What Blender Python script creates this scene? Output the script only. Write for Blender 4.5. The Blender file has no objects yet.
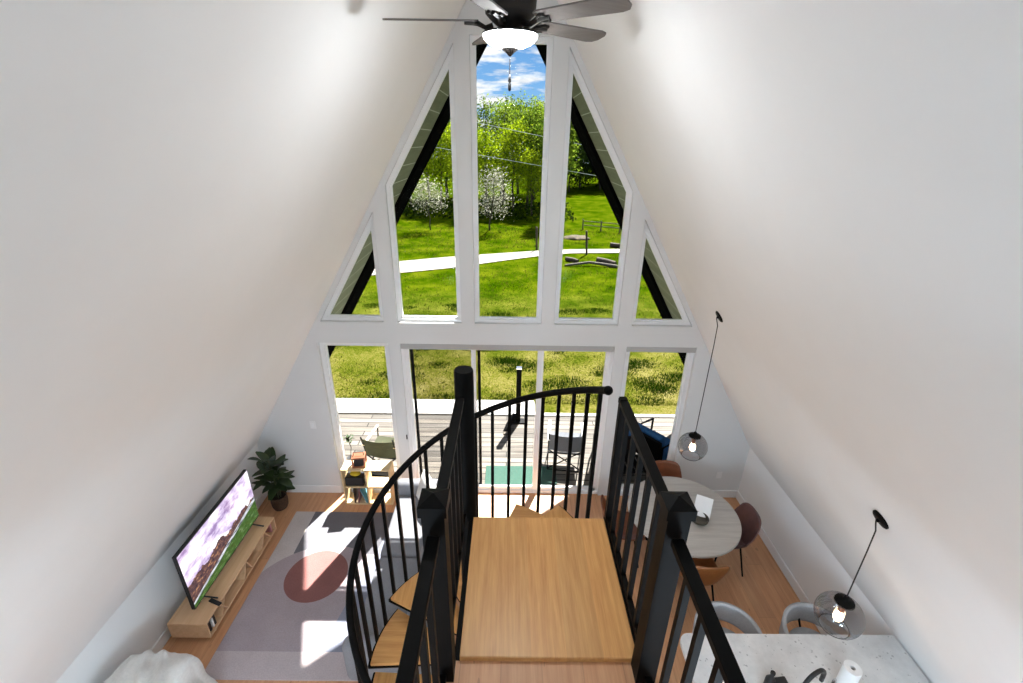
import bpy, bmesh, math, random
from mathutils import Vector, Matrix, Euler, noise
PI = math.pi
R = math.radians
scn = bpy.context.scene
COL = scn.collection
rnd = random.Random(7)

# ------------------------------------------------------------------ materials
def srgb(r, g, b):
    f = lambda c: (c / 12.92 if c <= .04045 else ((c + .055) / 1.055) ** 2.4)
    return (f(r / 255), f(g / 255), f(b / 255), 1)

class NT:
    def __init__(s, name):
        s.m = bpy.data.materials.new(name); s.m.use_nodes = True
        s.t = s.m.node_tree; s.t.nodes.clear()
        s.out = s.t.nodes.new('ShaderNodeOutputMaterial')
    def n(s, typ, **kw):
        nd = s.t.nodes.new('ShaderNode' + typ)
        for k, v in kw.items():
            setattr(nd, k, v)
        return nd
    def l(s, a, b): s.t.links.new(a, b)
    def setv(s, sock, v):
        if isinstance(v, bpy.types.NodeSocket): s.l(v, sock)
        else: sock.default_value = v
    def math(s, op, a, b=0.0, c=None):
        nd = s.n('Math', operation=op); s.setv(nd.inputs[0], a); s.setv(nd.inputs[1], b)
        if c is not None: s.setv(nd.inputs[2], c)
        return nd.outputs[0]
    def mix(s, f, a, b):
        nd = s.n('Mix', data_type='RGBA'); s.setv(nd.inputs[0], f); s.setv(nd.inputs[6], a); s.setv(nd.inputs[7], b)
        return nd.outputs[2]
    def coord(s, which='Object'):
        return s.n('TexCoord').outputs[which]
    def mapping(s, vec, scale=(1, 1, 1), rot=(0, 0, 0), loc=(0, 0, 0)):
        nd = s.n('Mapping'); s.l(vec, nd.inputs[0])
        nd.inputs['Scale'].default_value = scale; nd.inputs['Rotation'].default_value = rot; nd.inputs['Location'].default_value = loc
        return nd.outputs[0]
    def noise(s, vec, scale, detail=4, rough=.55):
        nd = s.n('TexNoise'); s.l(vec, nd.inputs['Vector']); nd.inputs['Scale'].default_value = scale
        nd.inputs['Detail'].default_value = detail; nd.inputs['Roughness'].default_value = rough
        return nd.outputs[0]
    def ramp(s, f, stops, interp='LINEAR'):
        nd = s.n('ValToRGB'); s.l(f, nd.inputs[0]); cr = nd.color_ramp; cr.interpolation = interp
        while len(cr.elements) < len(stops): cr.elements.new(.5)
        for e, (p, c) in zip(cr.elements, stops): e.position = p; e.color = c
        return nd.outputs[0]
    def bump(s, h, strength=.2, dist=.01):
        nd = s.n('Bump'); s.l(h, nd.inputs['Height']); nd.inputs['Strength'].default_value = strength
        nd.inputs['Distance'].default_value = dist
        return nd.outputs[0]
    def pbr(s, color, rough=.6, metal=0, normal=None, spec=.5, **kw):
        b = s.n('BsdfPrincipled'); s.setv(b.inputs['Base Color'], color); s.setv(b.inputs['Roughness'], rough)
        b.inputs['Metallic'].default_value = metal; b.inputs['Specular IOR Level'].default_value = spec
        if normal: s.l(normal, b.inputs['Normal'])
        for k, v in kw.items(): s.setv(b.inputs[k], v)
        s.l(b.outputs[0], s.out.inputs[0])
        return b

def simple(name, c, rough=.6, metal=0, var=.06, scale=8, bump=0, spec=.5, stretch=(1, 1, 1)):
    t = NT(name); v = t.mapping(t.coord(), stretch); n = t.noise(v, scale)
    c2 = tuple(max(0, x * (1 - var * 2)) for x in c[:3]) + (1,)
    c3 = tuple(min(1, x * (1 + var)) for x in c[:3]) + (1,)
    col = t.ramp(n, [(.3, c2), (.7, c3)])
    t.pbr(col, rough, metal, t.bump(n, bump, .01) if bump else None, spec)
    return t.m

def wood(name, c1, c2, axis='y', scale=1.0, plank=None, plen=1.6, rough=.42, gapc=None, gap=.004, knots=False, vary=(.92, 1.05)):
    """grain runs along axis; plank = board width across the other horizontal axis"""
    t = NT(name); co = t.coord()
    if axis == 'y': co = t.mapping(co, rot=(0, 0, R(90)))
    st = t.mapping(co, (.9 * scale, 14 * scale, 14 * scale))
    n = t.noise(st, 2.2, 6, .6)
    fine = t.noise(t.mapping(co, (3 * scale, 90 * scale, 90 * scale)), 2, 3)
    f = t.math('ADD', t.math('MULTIPLY', n, .7), t.math('MULTIPLY', fine, .3))
    col = t.ramp(f, [(.3, c2), (.62, c1), (.8, tuple(min(1, x * 1.12) for x in c1[:3]) + (1,))])
    h = f
    if knots:
        kn = t.noise(t.mapping(co, (9, 26, 26)), 1.0, 1, .5)
        col = t.mix(t.math('MULTIPLY', t.math('GREATER_THAN', kn, .74), .35), col, tuple(x * .35 for x in c2[:3]) + (1,))
    if plank:
        b = t.n('TexBrick'); t.l(co, b.inputs['Vector']); b.offset = .37; b.inputs['Scale'].default_value = 1
        b.inputs['Brick Width'].default_value = plen; b.inputs['Row Height'].default_value = plank
        b.inputs['Mortar Size'].default_value = gap; b.inputs['Mortar Smooth'].default_value = .2; b.inputs['Bias'].default_value = 0
        b.inputs['Color1'].default_value = (vary[0], vary[0], vary[0], 1); b.inputs['Color2'].default_value = (vary[1], vary[1] * .98, vary[1] * .95, 1)
        b.inputs['Mortar'].default_value = gapc or (.45, .42, .4, 1)
        nd = t.n('Mix', data_type='RGBA', blend_type='MULTIPLY'); nd.inputs[0].default_value = 1
        t.l(col, nd.inputs[6]); t.l(b.outputs[0], nd.inputs[7]); col = nd.outputs[2]
    t.pbr(col, rough, 0, t.bump(h, .06, .004))
    return t.m

M = {}
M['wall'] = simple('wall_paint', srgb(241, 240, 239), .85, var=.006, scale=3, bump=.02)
M['gable'] = simple('gable_paint_shaded', srgb(220, 220, 219), .85, var=.006, scale=3, bump=.02)  # same white wall paint, greyed to put the gable's backlit shade into its colour
M['trim'] = simple('white_trim', srgb(236, 235, 234), .5, var=.005)
M['vinyl'] = simple('white_vinyl', srgb(238, 238, 238), .4, var=.005)
M['floor'] = wood('oak_floor', srgb(214, 162, 120), srgb(190, 134, 94), 'y', .8, .19, 1.9, .45, gapc=(.80, .77, .74, 1), gap=.0025, knots=True)
M['oak'] = wood('oak_tread', srgb(226, 170, 104), srgb(200, 138, 76), 'y', 1.3, .17, 6, .38, gapc=(.93, .92, .9, 1), gap=.0015)
M['oak_x'] = wood('oak_tread_dark', srgb(220, 164, 100), srgb(194, 132, 72), 'x', 1.3, None, rough=.4)
M['ply'] = wood('pale_birch', srgb(222, 182, 142), srgb(205, 160, 118), 'y', .7, rough=.5)
M['pine'] = wood('pale_pine', srgb(232, 205, 160), srgb(214, 180, 132), 'x', .9, rough=.5)
M['black'] = simple('black_steel', (.0040, .0038, .0036, 1), .5, .0, var=.1, scale=20, spec=.07)
M['blackplastic'] = simple('black_plastic', (.008, .008, .0085, 1), .5, var=.1)
M['nickel'] = simple('dark_nickel', (.012, .010, .009, 1), .55, 0, var=.05, spec=.25)
M['blade'] = wood('grey_blade', srgb(112, 106, 102), srgb(94, 88, 85), 'x', 1.0, rough=.75)
M['chrome'] = simple('chrome', (.7, .7, .7, 1), .15, 1, var=.02)
M['copper'] = simple('copper', srgb(176, 120, 92), .35, .7, var=.05)
M['head_shadow'] = simple('grey_head_shadow', srgb(176, 174, 173), .6, var=.01)
M['leather'] = simple('brown_leather', srgb(122, 68, 40), .42, var=.12, scale=14, bump=.04)
M['tan'] = simple('tan_leather', srgb(146, 90, 46), .42, var=.1, scale=14, bump=.04)
M['plum'] = simple('plum_leather', srgb(98, 66, 62), .4, var=.1, scale=14, bump=.04)
M['greyfab'] = simple('grey_fabric', srgb(172, 172, 174), .9, var=.05, scale=60, bump=.1)
M['sofa'] = simple('sofa_fabric', srgb(138, 138, 143), .95, var=.06, scale=90, bump=.15)
M['cream'] = simple('cream_fabric', srgb(228, 225, 220), .95, var=.04, scale=40, bump=.12)
M['blue'] = simple('blue_cushion', srgb(30, 82, 130), .85, var=.12, scale=30, bump=.06)
M['mesh'] = simple('grey_mesh', srgb(96, 98, 104), .8, var=.15, scale=120)
M['olive'] = simple('olive_canvas', srgb(62, 64, 38), .85, var=.15, scale=6)
M['paper'] = simple('paper', srgb(240, 240, 240), .8, var=.01)
M['darkbowl'] = simple('dark_bowl', srgb(66, 60, 48), .4, var=.15)
M['pot'] = simple('woven_pot', srgb(84, 58, 38), .8, var=.35, scale=60, bump=.4, stretch=(1, 1, 4))
M['soil'] = simple('soil', srgb(48, 34, 24), .95, var=.3, scale=50)
M['bark'] = simple('bark', srgb(70, 58, 46), .9, var=.3, scale=14, bump=.4)
M['palewood'] = simple('weathered_log', srgb(92, 84, 74), .9, var=.3, scale=14, bump=.3)
M['stem'] = simple('green_stem', srgb(84, 84, 50), .7, var=.1)
M['concrete'] = simple('pale_concrete', srgb(190, 186, 180), .85, var=.05, scale=6, bump=.06)
M['gravel'] = simple('gravel_road', srgb(132, 125, 116), .95, var=.12, scale=22, bump=.3)
M['mat_green'] = simple('green_mat', srgb(46, 78, 66), .95, var=.12, scale=40, bump=.2)
M['fascia_and_shade'] = simple('charcoal_trim_and_shade', srgb(14, 15, 15), 1, var=.1, spec=0)
M['magblue'] = simple('magazine_blue', srgb(120, 180, 200), .5, var=.05)
M['magred'] = simple('magazine_pink', srgb(176, 120, 120), .5, var=.05)
M['magdark'] = simple('magazine_dark', srgb(60, 48, 44), .5, var=.05)
M['yellow'] = simple('yellow_cloth', srgb(214, 190, 50), .8, var=.1)

# counter: white quartz with grey flecks
t = NT('flecked_quartz'); co = t.coord()
v = t.n('TexVoronoi'); t.l(co, v.inputs['Vector']); v.inputs['Scale'].default_value = 26; v.inputs['Randomness'].default_value = 1
n2 = t.noise(co, 11, 5, .7)
fleck = t.math('MULTIPLY', t.math('LESS_THAN', v.outputs['Distance'], .24), t.math('GREATER_THAN', n2, .53))
base = t.ramp(t.noise(co, 5, 6, .7), [(.35, srgb(206, 204, 202)), (.65, srgb(226, 224, 222))])
t.pbr(t.mix(t.math('MULTIPLY', fleck, .55), base, srgb(120, 116, 114)), .3)
M['quartz'] = t.m
# grey table top, streaked
M['tabletop'] = wood('grey_ash_top', srgb(196, 190, 182), srgb(170, 163, 156), 'x', .8, rough=.45)
# worn deck boards
M['deck'] = wood('worn_deck', srgb(118, 111, 103), srgb(66, 58, 49), 'x', .55, .14, 2.6, .85, gapc=(.08, .07, .06, 1), gap=.010, vary=(.62, 1.3))
# soffit siding, boards along y, seams every 0.16 of height
t = NT('green_grey_siding'); co = t.coord(); sep = t.n('SeparateXYZ'); t.l(co, sep.inputs[0])
z = t.math('FRACT', t.math('DIVIDE', sep.outputs[2], .215))
seam = t.math('LESS_THAN', z, .045)
nn = t.noise(t.mapping(co, (8, .6, 8)), 2)
bc = t.ramp(nn, [(.3, srgb(112, 118, 100)), (.7, srgb(126, 131, 112))])
t.pbr(t.mix(seam, bc, srgb(190, 196, 184)), .8, spec=.15)
M['soffit'] = t.m

def glass(name, tint, gloss, rough=0.0):
    t = NT(name); a = t.n('BsdfTransparent'); a.inputs[0].default_value = tint
    g = t.n('BsdfGlossy'); g.inputs['Roughness'].default_value = rough; g.inputs[0].default_value = (1, 1, 1, 1)
    lw = t.n('LayerWeight'); lw.inputs[0].default_value = .35
    f = t.math('ADD', t.math('MULTIPLY', lw.outputs['Facing'], gloss * 2), gloss * .5)
    mx = t.n('MixShader'); t.l(f, mx.inputs[0]); t.l(a.outputs[0], mx.inputs[1]); t.l(g.outputs[0], mx.inputs[2])
    t.l(mx.outputs[0], t.out.inputs[0]); return t.m
M['pane'] = glass('window_glass', (.97, .98, .975, 1), .001)
M['smoke'] = glass('smoked_glass', (.60, .60, .62, 1), .12)
M['screen'] = glass('insect_screen', (.80, .80, .80, 1), .0, .6)

def emit(name, c, s):
    t = NT(name); e = t.n('Emission'); e.inputs[0].default_value = c; e.inputs[1].default_value = s
    t.l(e.outputs[0], t.out.inputs[0]); return t.m
M['bowl'] = emit('lit_frosted_bowl', (.93, .97, 1, 1), 58)
M['bulb'] = emit('lit_bulb', (1, .72, .46, 1), 20)
M['fill_diffuser'] = emit('fill_glow_ridge', (.74, .88, 1, 1), 18)
M['fill_diffuser_low'] = emit('fill_glow_low', (.64, .83, 1, 1), 17)
M['globe'] = emit('fill_globe_glow', (.64, .83, 1, 1), 17)

def leafmat(name, dark, light, trans=.45, scale=1.2):
    t = NT(name); co = t.coord('Object'); oi = t.n('ObjectInfo')
    geo = t.n('NewGeometry')
    f = t.math('ADD', t.math('MULTIPLY', t.noise(co, scale, 3), .6), t.math('MULTIPLY', geo.outputs['Random Per Island'], .5))
    f = t.math('ADD', f, t.math('MULTIPLY', t.math('SUBTRACT', oi.outputs['Random'], .5), .25))
    c = t.ramp(f, [(.3, dark), (.75, light)])
    d = t.n('BsdfDiffuse'); t.l(c, d.inputs[0]); tr = t.n('BsdfTranslucent'); t.l(c, tr.inputs[0])
    mx = t.n('MixShader'); mx.inputs[0].default_value = trans
    t.l(d.outputs[0], mx.inputs[1]); t.l(tr.outputs[0], mx.inputs[2]); t.l(mx.outputs[0], t.out.inputs[0]); return t.m
M['leaf_lime'] = leafmat('lime_leaves', srgb(66, 90, 6), srgb(146, 162, 26), .6)
M['leaf_mid'] = leafmat('mid_green_leaves', srgb(44, 66, 12), srgb(116, 134, 40), .6)
M['leaf_dark'] = leafmat('dark_leaves', srgb(14, 26, 6), srgb(44, 60, 18), .3)
M['blossom'] = leafmat('white_blossom', srgb(96, 100, 66), srgb(186, 182, 168), .4)
M['grass'] = leafmat('grass_blades', srgb(26, 48, 1), srgb(98, 98, 36), .35, .5)
M['tuft'] = leafmat('dark_grass_tuft', srgb(14, 36, 2), srgb(42, 66, 8), .3, 2)
t = NT('fiddle_leaf'); co = t.coord(); n = t.noise(co, 9)
t.pbr(t.ramp(n, [(.3, srgb(30, 44, 24)), (.7, srgb(58, 76, 38))]), .35)
M['fiddle'] = t.m
# lawn ground: dry yellow near the deck, greener beyond
t = NT('lawn_ground'); co = t.coord(); sep = t.n('SeparateXYZ'); t.l(co, sep.inputs[0])
far = t.n('MapRange'); t.l(sep.outputs[1], far.inputs[0]); far.inputs[1].default_value = 4; far.inputs[2].default_value = 11
n1 = t.noise(co, 1.0, 6, .65); n2 = t.noise(co, 22, 5, .8)
f = t.math('ADD', t.math('MULTIPLY', n1, .45), t.math('MULTIPLY', n2, .55))
near = t.ramp(f, [(.36, srgb(26, 42, 3)), (.45, srgb(62, 68, 12)), (.52, srgb(86, 82, 34)), (.62, srgb(112, 104, 64))])
green = t.ramp(f, [(.38, srgb(12, 34, 0)), (.48, srgb(40, 58, 0)), (.60, srgb(76, 82, 10))])
t.pbr(t.mix(far.outputs[0], near, green), .95, normal=t.bump(n2, .5, .05), spec=0)
M['lawn'] = t.m
# television picture: violet sky, dark hills, green meadow (panel local x = along, z = up)
t = NT('tv_picture'); co = t.coord(); sep = t.n('SeparateXYZ'); t.l(co, sep.inputs[0])
yy, zz = sep.outputs[1], sep.outputs[2]
cl = t.noise(t.mapping(co, (1, 2.2, 4.5)), 1.6, 6, .6)
sky = t.ramp(cl, [(.36, srgb(132, 108, 150)), (.48, srgb(200, 186, 212)), (.58, srgb(242, 236, 242))])
ridge = t.math('ADD', t.math('MULTIPLY', t.noise(t.mapping(co, (0, 3, 0)), 1.4, 5), .34), -.21)
rock = t.ramp(t.noise(t.mapping(co, (1, 3, 6)), 5, 6, .7), [(.35, srgb(44, 36, 44)), (.55, srgb(92, 66, 64)), (.70, srgb(206, 150, 104))])
mead = t.ramp(t.noise(t.mapping(co, (1, 3, 9)), 3, 5, .7), [(.3, srgb(30, 46, 22)), (.55, srgb(62, 90, 42)), (.7, srgb(120, 134, 100))])
lake = t.ramp(t.noise(t.mapping(co, (1, 2, 12)), 3, 4), [(.4, srgb(60, 62, 70)), (.6, srgb(196, 200, 206))])
im = t.mix(t.math('GREATER_THAN', zz, ridge), rock, sky)
im = t.mix(t.math('LESS_THAN', zz, t.math('ADD', t.math('MULTIPLY', yy, .18), -.17)), im, lake)
im = t.mix(t.math('LESS_THAN', zz, t.math('ADD', t.math('MULTIPLY', yy, .16), -.21)), im, mead)
e = t.n('Emission'); t.l(im, e.inputs[0]); e.inputs[1].default_value = .8
g = t.n('BsdfGlossy'); g.inputs['Roughness'].default_value = .15; g.inputs[0].default_value = (.04, .04, .04, 1)
ad = t.n('AddShader'); t.l(e.outputs[0], ad.inputs[0]); t.l(g.outputs[0], ad.inputs[1]); t.l(ad.outputs[0], t.out.inputs[0])
M['tv'] = t.m
# rug (object coords = world metres)
t = NT('patterned_rug'); co = t.coord(); sep = t.n('SeparateXYZ'); t.l(co, sep.inputs[0]); X, Y = sep.outputs[0], sep.outputs[1]
def disc(cx, cy, r):
    dx = t.math('SUBTRACT', X, cx); dy = t.math('SUBTRACT', Y, cy)
    return t.math('LESS_THAN', t.math('SQRT', t.math('ADD', t.math('MULTIPLY', dx, dx), t.math('MULTIPLY', dy, dy))), r)
pile = t.noise(co, 70, 4, .7); blot = t.noise(co, 3, 4)
pv = t.math('ADD', t.math('MULTIPLY', pile, .6), t.math('MULTIPLY', blot, .4))
def shade(r, g, b): return t.ramp(pv, [(.3, srgb(r * .98, g * .98, b * .98)), (.7, srgb(min(250, r * 1.17), min(250, g * 1.17), min(250, b * 1.17)))])
c = shade(176, 168, 164)
dark = t.math('MULTIPLY', t.math('GREATER_THAN', X, -2.67), t.math('GREATER_THAN', Y, -1.12))
c = t.mix(dark, c, shade(104, 102, 106))
mauve = t.math('MAXIMUM', disc(-2.2, -1.85, .86), t.math('LESS_THAN', Y, -1.74))
mauve = t.math('MULTIPLY', mauve, t.math('LESS_THAN', X, -1.72))
c = t.mix(mauve, c, shade(152, 140, 142))
slate = t.math('GREATER_THAN', X, t.math('ADD', t.math('MULTIPLY', Y, .2), -1.42))
c = t.mix(slate, c, shade(128, 130, 142))
c = t.mix(disc(-2.26, -1.43, .36), c, shade(126, 86, 82))
c = t.mix(t.math('LESS_THAN', Y, -2.33), c, shade(172, 160, 160))
t.pbr(c, .98, normal=t.bump(pile, .4, .01), spec=.1)
M['rug'] = t.m

# ------------------------------------------------------------------ mesh helpers
class MB:
    def __init__(s): s.b = bmesh.new()
    def box(s, lo, hi, rot=None, bev=0, seg=2):
        lo = Vector(lo); hi = Vector(hi); c = (lo + hi) / 2; d = hi - lo
        r = bmesh.ops.create_cube(s.b, size=1)
        vs = r['verts']
        bmesh.ops.scale(s.b, vec=d, verts=vs)
        if bev:
            es = list({e for v in vs for e in v.link_edges})
            g = bmesh.ops.bevel(s.b, geom=es, offset=min(bev, min(d) * .49), segments=seg, affect='EDGES', profile=.5)
            vs = list({v for f in g['faces'] for v in f.verts} | {v for v in vs if v.is_valid})
        if rot: bmesh.ops.rotate(s.b, cent=(0, 0, 0), matrix=Euler(rot).to_matrix(), verts=vs)
        bmesh.ops.translate(s.b, vec=c, verts=vs)
        return vs
    def tube(s, pts, r, n=8, cap=True, square=False):
        pts = [Vector(p) for p in pts]; rs = r if isinstance(r, (list, tuple)) else [r] * len(pts)
        rings = []; up = None
        for i, p in enumerate(pts):
            d = (pts[min(i + 1, len(pts) - 1)] - pts[max(i - 1, 0)]).normalized()
            if up is None: up = Vector((0, 0, 1)) if abs(d.z) < .9 else Vector((1, 0, 0))
            a = d.cross(up)
            if a.length < 1e-5: a = d.orthogonal()
            a.normalize(); b = a.cross(d).normalized(); up = b
            off = PI / 4 if square else 0
            rings.append([s.b.verts.new(p + (a * math.cos(off + 2 * PI * k / n) + b * math.sin(off + 2 * PI * k / n)) * rs[i]) for k in range(n)])
        for A, B in zip(rings, rings[1:]):
            for k in range(n): s.b.faces.new((A[k], A[(k + 1) % n], B[(k + 1) % n], B[k]))
        if cap: s.b.faces.new(rings[0][::-1]); s.b.faces.new(rings[-1])
    def bar(s, a, b, w): s.tube([a, b], w * .7071, 4, True, True)
    def lathe(s, prof, n=24, c=(0, 0, 0)):
        c = Vector(c); rings = []
        for r, z in prof:
            if r < 1e-6: rings.append([s.b.verts.new(c + Vector((0, 0, z)))])
            else: rings.append([s.b.verts.new(c + Vector((r * math.cos(2 * PI * k / n), r * math.sin(2 * PI * k / n), z))) for k in range(n)])
        for A, B in zip(rings, rings[1:]):
            for k in range(n):
                k2 = (k + 1) % n
                f = [A[0] if len(A) == 1 else A[k], A[0] if len(A) == 1 else A[k2], B[0] if len(B) == 1 else B[k2], B[0] if len(B) == 1 else B[k]]
                f = list(dict.fromkeys(f))
                if len(f) > 2: s.b.faces.new(f)
    def prism(s, poly, a0, a1, axis='y'):
        """poly in the plane across axis: y -> (x, z); z -> (x, y); x -> (y, z)"""
        def P(p, a): return {'y': (p[0], a, p[1]), 'z': (p[0], p[1], a), 'x': (a, p[0], p[1])}[axis]
        A = [s.b.verts.new(P(p, a0)) for p in poly]; B = [s.b.verts.new(P(p, a1)) for p in poly]
        n = len(poly)
        s.b.faces.new(A); s.b.faces.new(B[::-1])
        for k in range(n): s.b.faces.new((A[k], B[k], B[(k + 1) % n], A[(k + 1) % n]))
    def ring(s, poly, w, a0, a1, axis='y'):
        """frame of width w inside a convex polygon"""
        inn = inset(poly, w); n = len(poly)
        def P(p, a): return {'y': (p[0], a, p[1]), 'z': (p[0], p[1], a)}[axis]
        o0 = [s.b.verts.new(P(p, a0)) for p in poly]; o1 = [s.b.verts.new(P(p, a1)) for p in poly]
        i0 = [s.b.verts.new(P(p, a0)) for p in inn]; i1 = [s.b.verts.new(P(p, a1)) for p in inn]
        for k in range(n):
            j = (k + 1) % n
            for q in ((o0[k], o0[j], i0[j], i0[k]), (o1[j], o1[k], i1[k], i1[j]), (o0[j], o0[k], o1[k], o1[j]), (i0[k], i0[j], i1[j], i1[k])): s.b.faces.new(q)
    def surf(s, fn, nu, nv, thick=0):
        g = [[s.b.verts.new(fn(i / nu, j / nv)) for j in range(nv + 1)] for i in range(nu + 1)]
        for i in range(nu):
            for j in range(nv): s.b.faces.new((g[i][j], g[i + 1][j], g[i + 1][j + 1], g[i][j + 1]))
        if thick:
            def nrm(i, j):
                a = g[min(i + 1, nu)][j].co - g[max(i - 1, 0)][j].co; b = g[i][min(j + 1, nv)].co - g[i][max(j - 1, 0)].co
                return a.cross(b).normalized()
            h = [[s.b.verts.new(g[i][j].co + nrm(i, j) * thick) for j in range(nv + 1)] for i in range(nu + 1)]
            for i in range(nu):
                for j in range(nv): s.b.faces.new((h[i][j], h[i][j + 1], h[i + 1][j + 1], h[i + 1][j]))
            rim = [(i, 0) for i in range(nu)] + [(nu, j) for j in range(nv)] + [(i, nv) for i in range(nu, 0, -1)] + [(0, j) for j in range(nv, 0, -1)]
            for k in range(len(rim)):
                a, b = rim[k], rim[(k + 1) % len(rim)]
                s.b.faces.new((g[a[0]][a[1]], h[a[0]][a[1]], h[b[0]][b[1]], g[b[0]][b[1]]))
    def ball(s, c, r, u=16, v=10, sc=(1, 1, 1)):
        g = bmesh.ops.create_uvsphere(s.b, u_segments=u, v_segments=v, radius=r)
        bmesh.ops.scale(s.b, vec=sc, verts=g['verts']); bmesh.ops.translate(s.b, vec=c, verts=g['verts'])
        return g['verts']
    def build(s, name, mat, parent=None, smooth=None, recalc=True, loc=None, rot=None):
        if recalc: bmesh.ops.recalc_face_normals(s.b, faces=s.b.faces[:])
        me = bpy.data.meshes.new(name); s.b.to_mesh(me); s.b.free()
        me.materials.append(M[mat] if isinstance(mat, str) else mat)
        o = bpy.data.objects.new(name, me); COL.objects.link(o)
        if parent: o.parent = parent
        if loc: o.location = loc
        if rot: o.rotation_euler = rot
        if smooth:
            me.polygons.foreach_set('use_smooth', [True] * len(me.polygons))
            if smooth < 180: me.set_sharp_from_angle(angle=R(smooth))
        return o

def inset(poly, w):
    n = len(poly); area = sum(poly[i][0] * poly[(i + 1) % n][1] - poly[(i + 1) % n][0] * poly[i][1] for i in range(n))
    sg = 1 if area > 0 else -1
    L = []
    for i in range(n):
        a = Vector(poly[i]); b = Vector(poly[(i + 1) % n]); d = (b - a).normalized(); nn = Vector((-d.y, d.x)) * sg
        L.append((a + nn * w, d))
    out = []
    for i in range(n):
        p, d = L[i - 1]; q, e = L[i]
        den = d.x * e.y - d.y * e.x; tt = ((q.x - p.x) * e.y - (q.y - p.y) * e.x) / den
        out.append(tuple(p + d * tt))
    return out

def tag(o, label, cat, group=None, kind=None):
    o['label'] = label; o['category'] = cat
    if group: o['group'] = group
    if kind: o['kind'] = kind
    return o
def thing(name, label, cat, loc=(0, 0, 0), rz=0, group=None):
    o = bpy.data.objects.new(name, None); COL.objects.link(o); o.empty_display_size = .1
    o.location = loc; o.rotation_euler = (0, 0, rz)
    return tag(o, label, cat, group)
def struct(o): o['kind'] = 'structure'; return o
def dup(root, loc, rz=0, label=None, scale=None):
    def cp(o, par):
        c = o.copy(); COL.objects.link(c)
        if par: c.parent = par
        for ch in o.children: cp(ch, c)
        return c
    r = cp(root, None); r.location = loc; r.rotation_euler = (0, 0, rz)
    if scale: r.scale = scale
    if label: r['label'] = label
    return r
def shape(name, mat, parent, fn, smooth=None, **kw):
    m = MB(); fn(m); return m.build(name, mat, parent, smooth, **kw)

# ------------------------------------------------------------------ the room
APEX = 6.816; KL = 3.517 / (6.816 - .876); KR = 3.45 / (6.816 - .9085)
def xl(z, a=APEX): return -KL * (a - z)
def xr(z, a=APEX): return KR * (a - z)
YB = -10.0; T = .15
A2 = 6.70                         # line of the sloped window edges
ZS, ZH = 2.7265, 2.44
m = MB(); m.box((-3.75, YB, -.2), (3.75, .16, 0)); struct(m.build('floor', 'floor'))
m = MB(); m.prism([(-3.517, .876), (0, APEX), (0, APEX + .3), (-3.75, .876)], YB, T); struct(m.build('ceiling_left', 'wall'))
m = MB(); m.prism([(3.45, .9085), (0, APEX), (0, APEX + .3), (3.70, .9085)], YB, T); struct(m.build('ceiling_right', 'wall'))
m = MB(); m.box((-3.75, YB, 0), (-3.517, T, .876)); struct(m.build('wall_left', 'wall'))
m = MB(); m.box((3.45, YB, 0), (3.70, T, .9085)); struct(m.build('wall_right', 'wall'))
m = MB()
m.prism([(-3.517, 0), (-2.43, 0), (-2.43, ZH), (xl(ZH), ZH), (-3.517, .876)], 0, T)
m.prism([(3.45, 0), (2.43, 0), (2.43, ZH), (xr(ZH), ZH), (3.45, .9085)], 0, T)
m.prism([(xl(ZH), ZH), (xr(ZH), ZH), (xr(ZS), ZS), (xl(ZS), ZS)], 0, T)
for s in (-1, 1):
    m.box((s * 1.45 - .075, 0, 0), (s * 1.45 + .075, T, ZH))
    m.box((min(s * 1.525, s * 2.43), 0, 0), (max(s * 1.525, s * 2.43), T, .05))
    X = xl if s < 0 else xr; K = KL if s < 0 else KR
    for a, b in ((1.3845, 1.5543), (.4173, .5816)):
        m.prism([(s * a, ZS), (s * b, ZS), (s * b, A2 - b / K), (s * a, A2 - a / K)], 0, T)
    m.prism([(X(ZS), ZS), (X(ZS, A2), ZS), (0, A2), (0, APEX)], 0, T)
m.prism([(-.4173, 5.79), (.4173, 5.79), (.4173, A2 - .4173 / KR), (0, A2), (-.4173, A2 - .4173 / KL)], 0, T)
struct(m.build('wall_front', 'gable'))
# rear gable with a tall window
m = MB(); zz = 3.0
m.prism([(-3.517, 0), (3.45, 0), (3.45, .9085), (xr(zz), zz), (xl(zz), zz), (-3.517, .876)], YB - T, YB)
m.prism([(xl(zz), zz), (-1.0, zz), (-1.0, 4.9), (xl(4.9), 4.9)], YB - T, YB)
m.prism([(xr(zz), zz), (1.0, zz), (1.0, 4.9), (xr(4.9), 4.9)], YB - T, YB)
m.prism([(xl(4.9), 4.9), (xr(4.9), 4.9), (0, APEX)], YB - T, YB)
struct(m.build('wall_back', 'wall'))
m = MB(); m.ring([(-1, 3), (1, 3), (1, 4.9), (-1, 4.9)], .05, YB - .1, YB - .04); w9 = struct(m.build('window_8', 'vinyl'))
m = MB(); m.box((-.96, YB - .075, 3.04), (.96, YB - .07, 4.86)); m.build('pane', 'pane', w9)
# baseboards
def bb(name, lo, hi):
    m = MB(); m.box(lo, hi, bev=.006, seg=1); struct(m.build(name, 'trim'))
bb('baseboard_left', (-3.517, YB, 0), (-3.499, -.001, .135)); bb('baseboard_right', (3.432, YB, 0), (3.45, -.001, .135))
m = MB(); m.box((-3.498, -.018, 0), (-2.44, 0, .135), bev=.006, seg=1); m.box((2.44, -.018, 0), (3.431, 0, .135), bev=.006, seg=1)
struct(m.build('baseboard_front', 'trim'))

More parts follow.
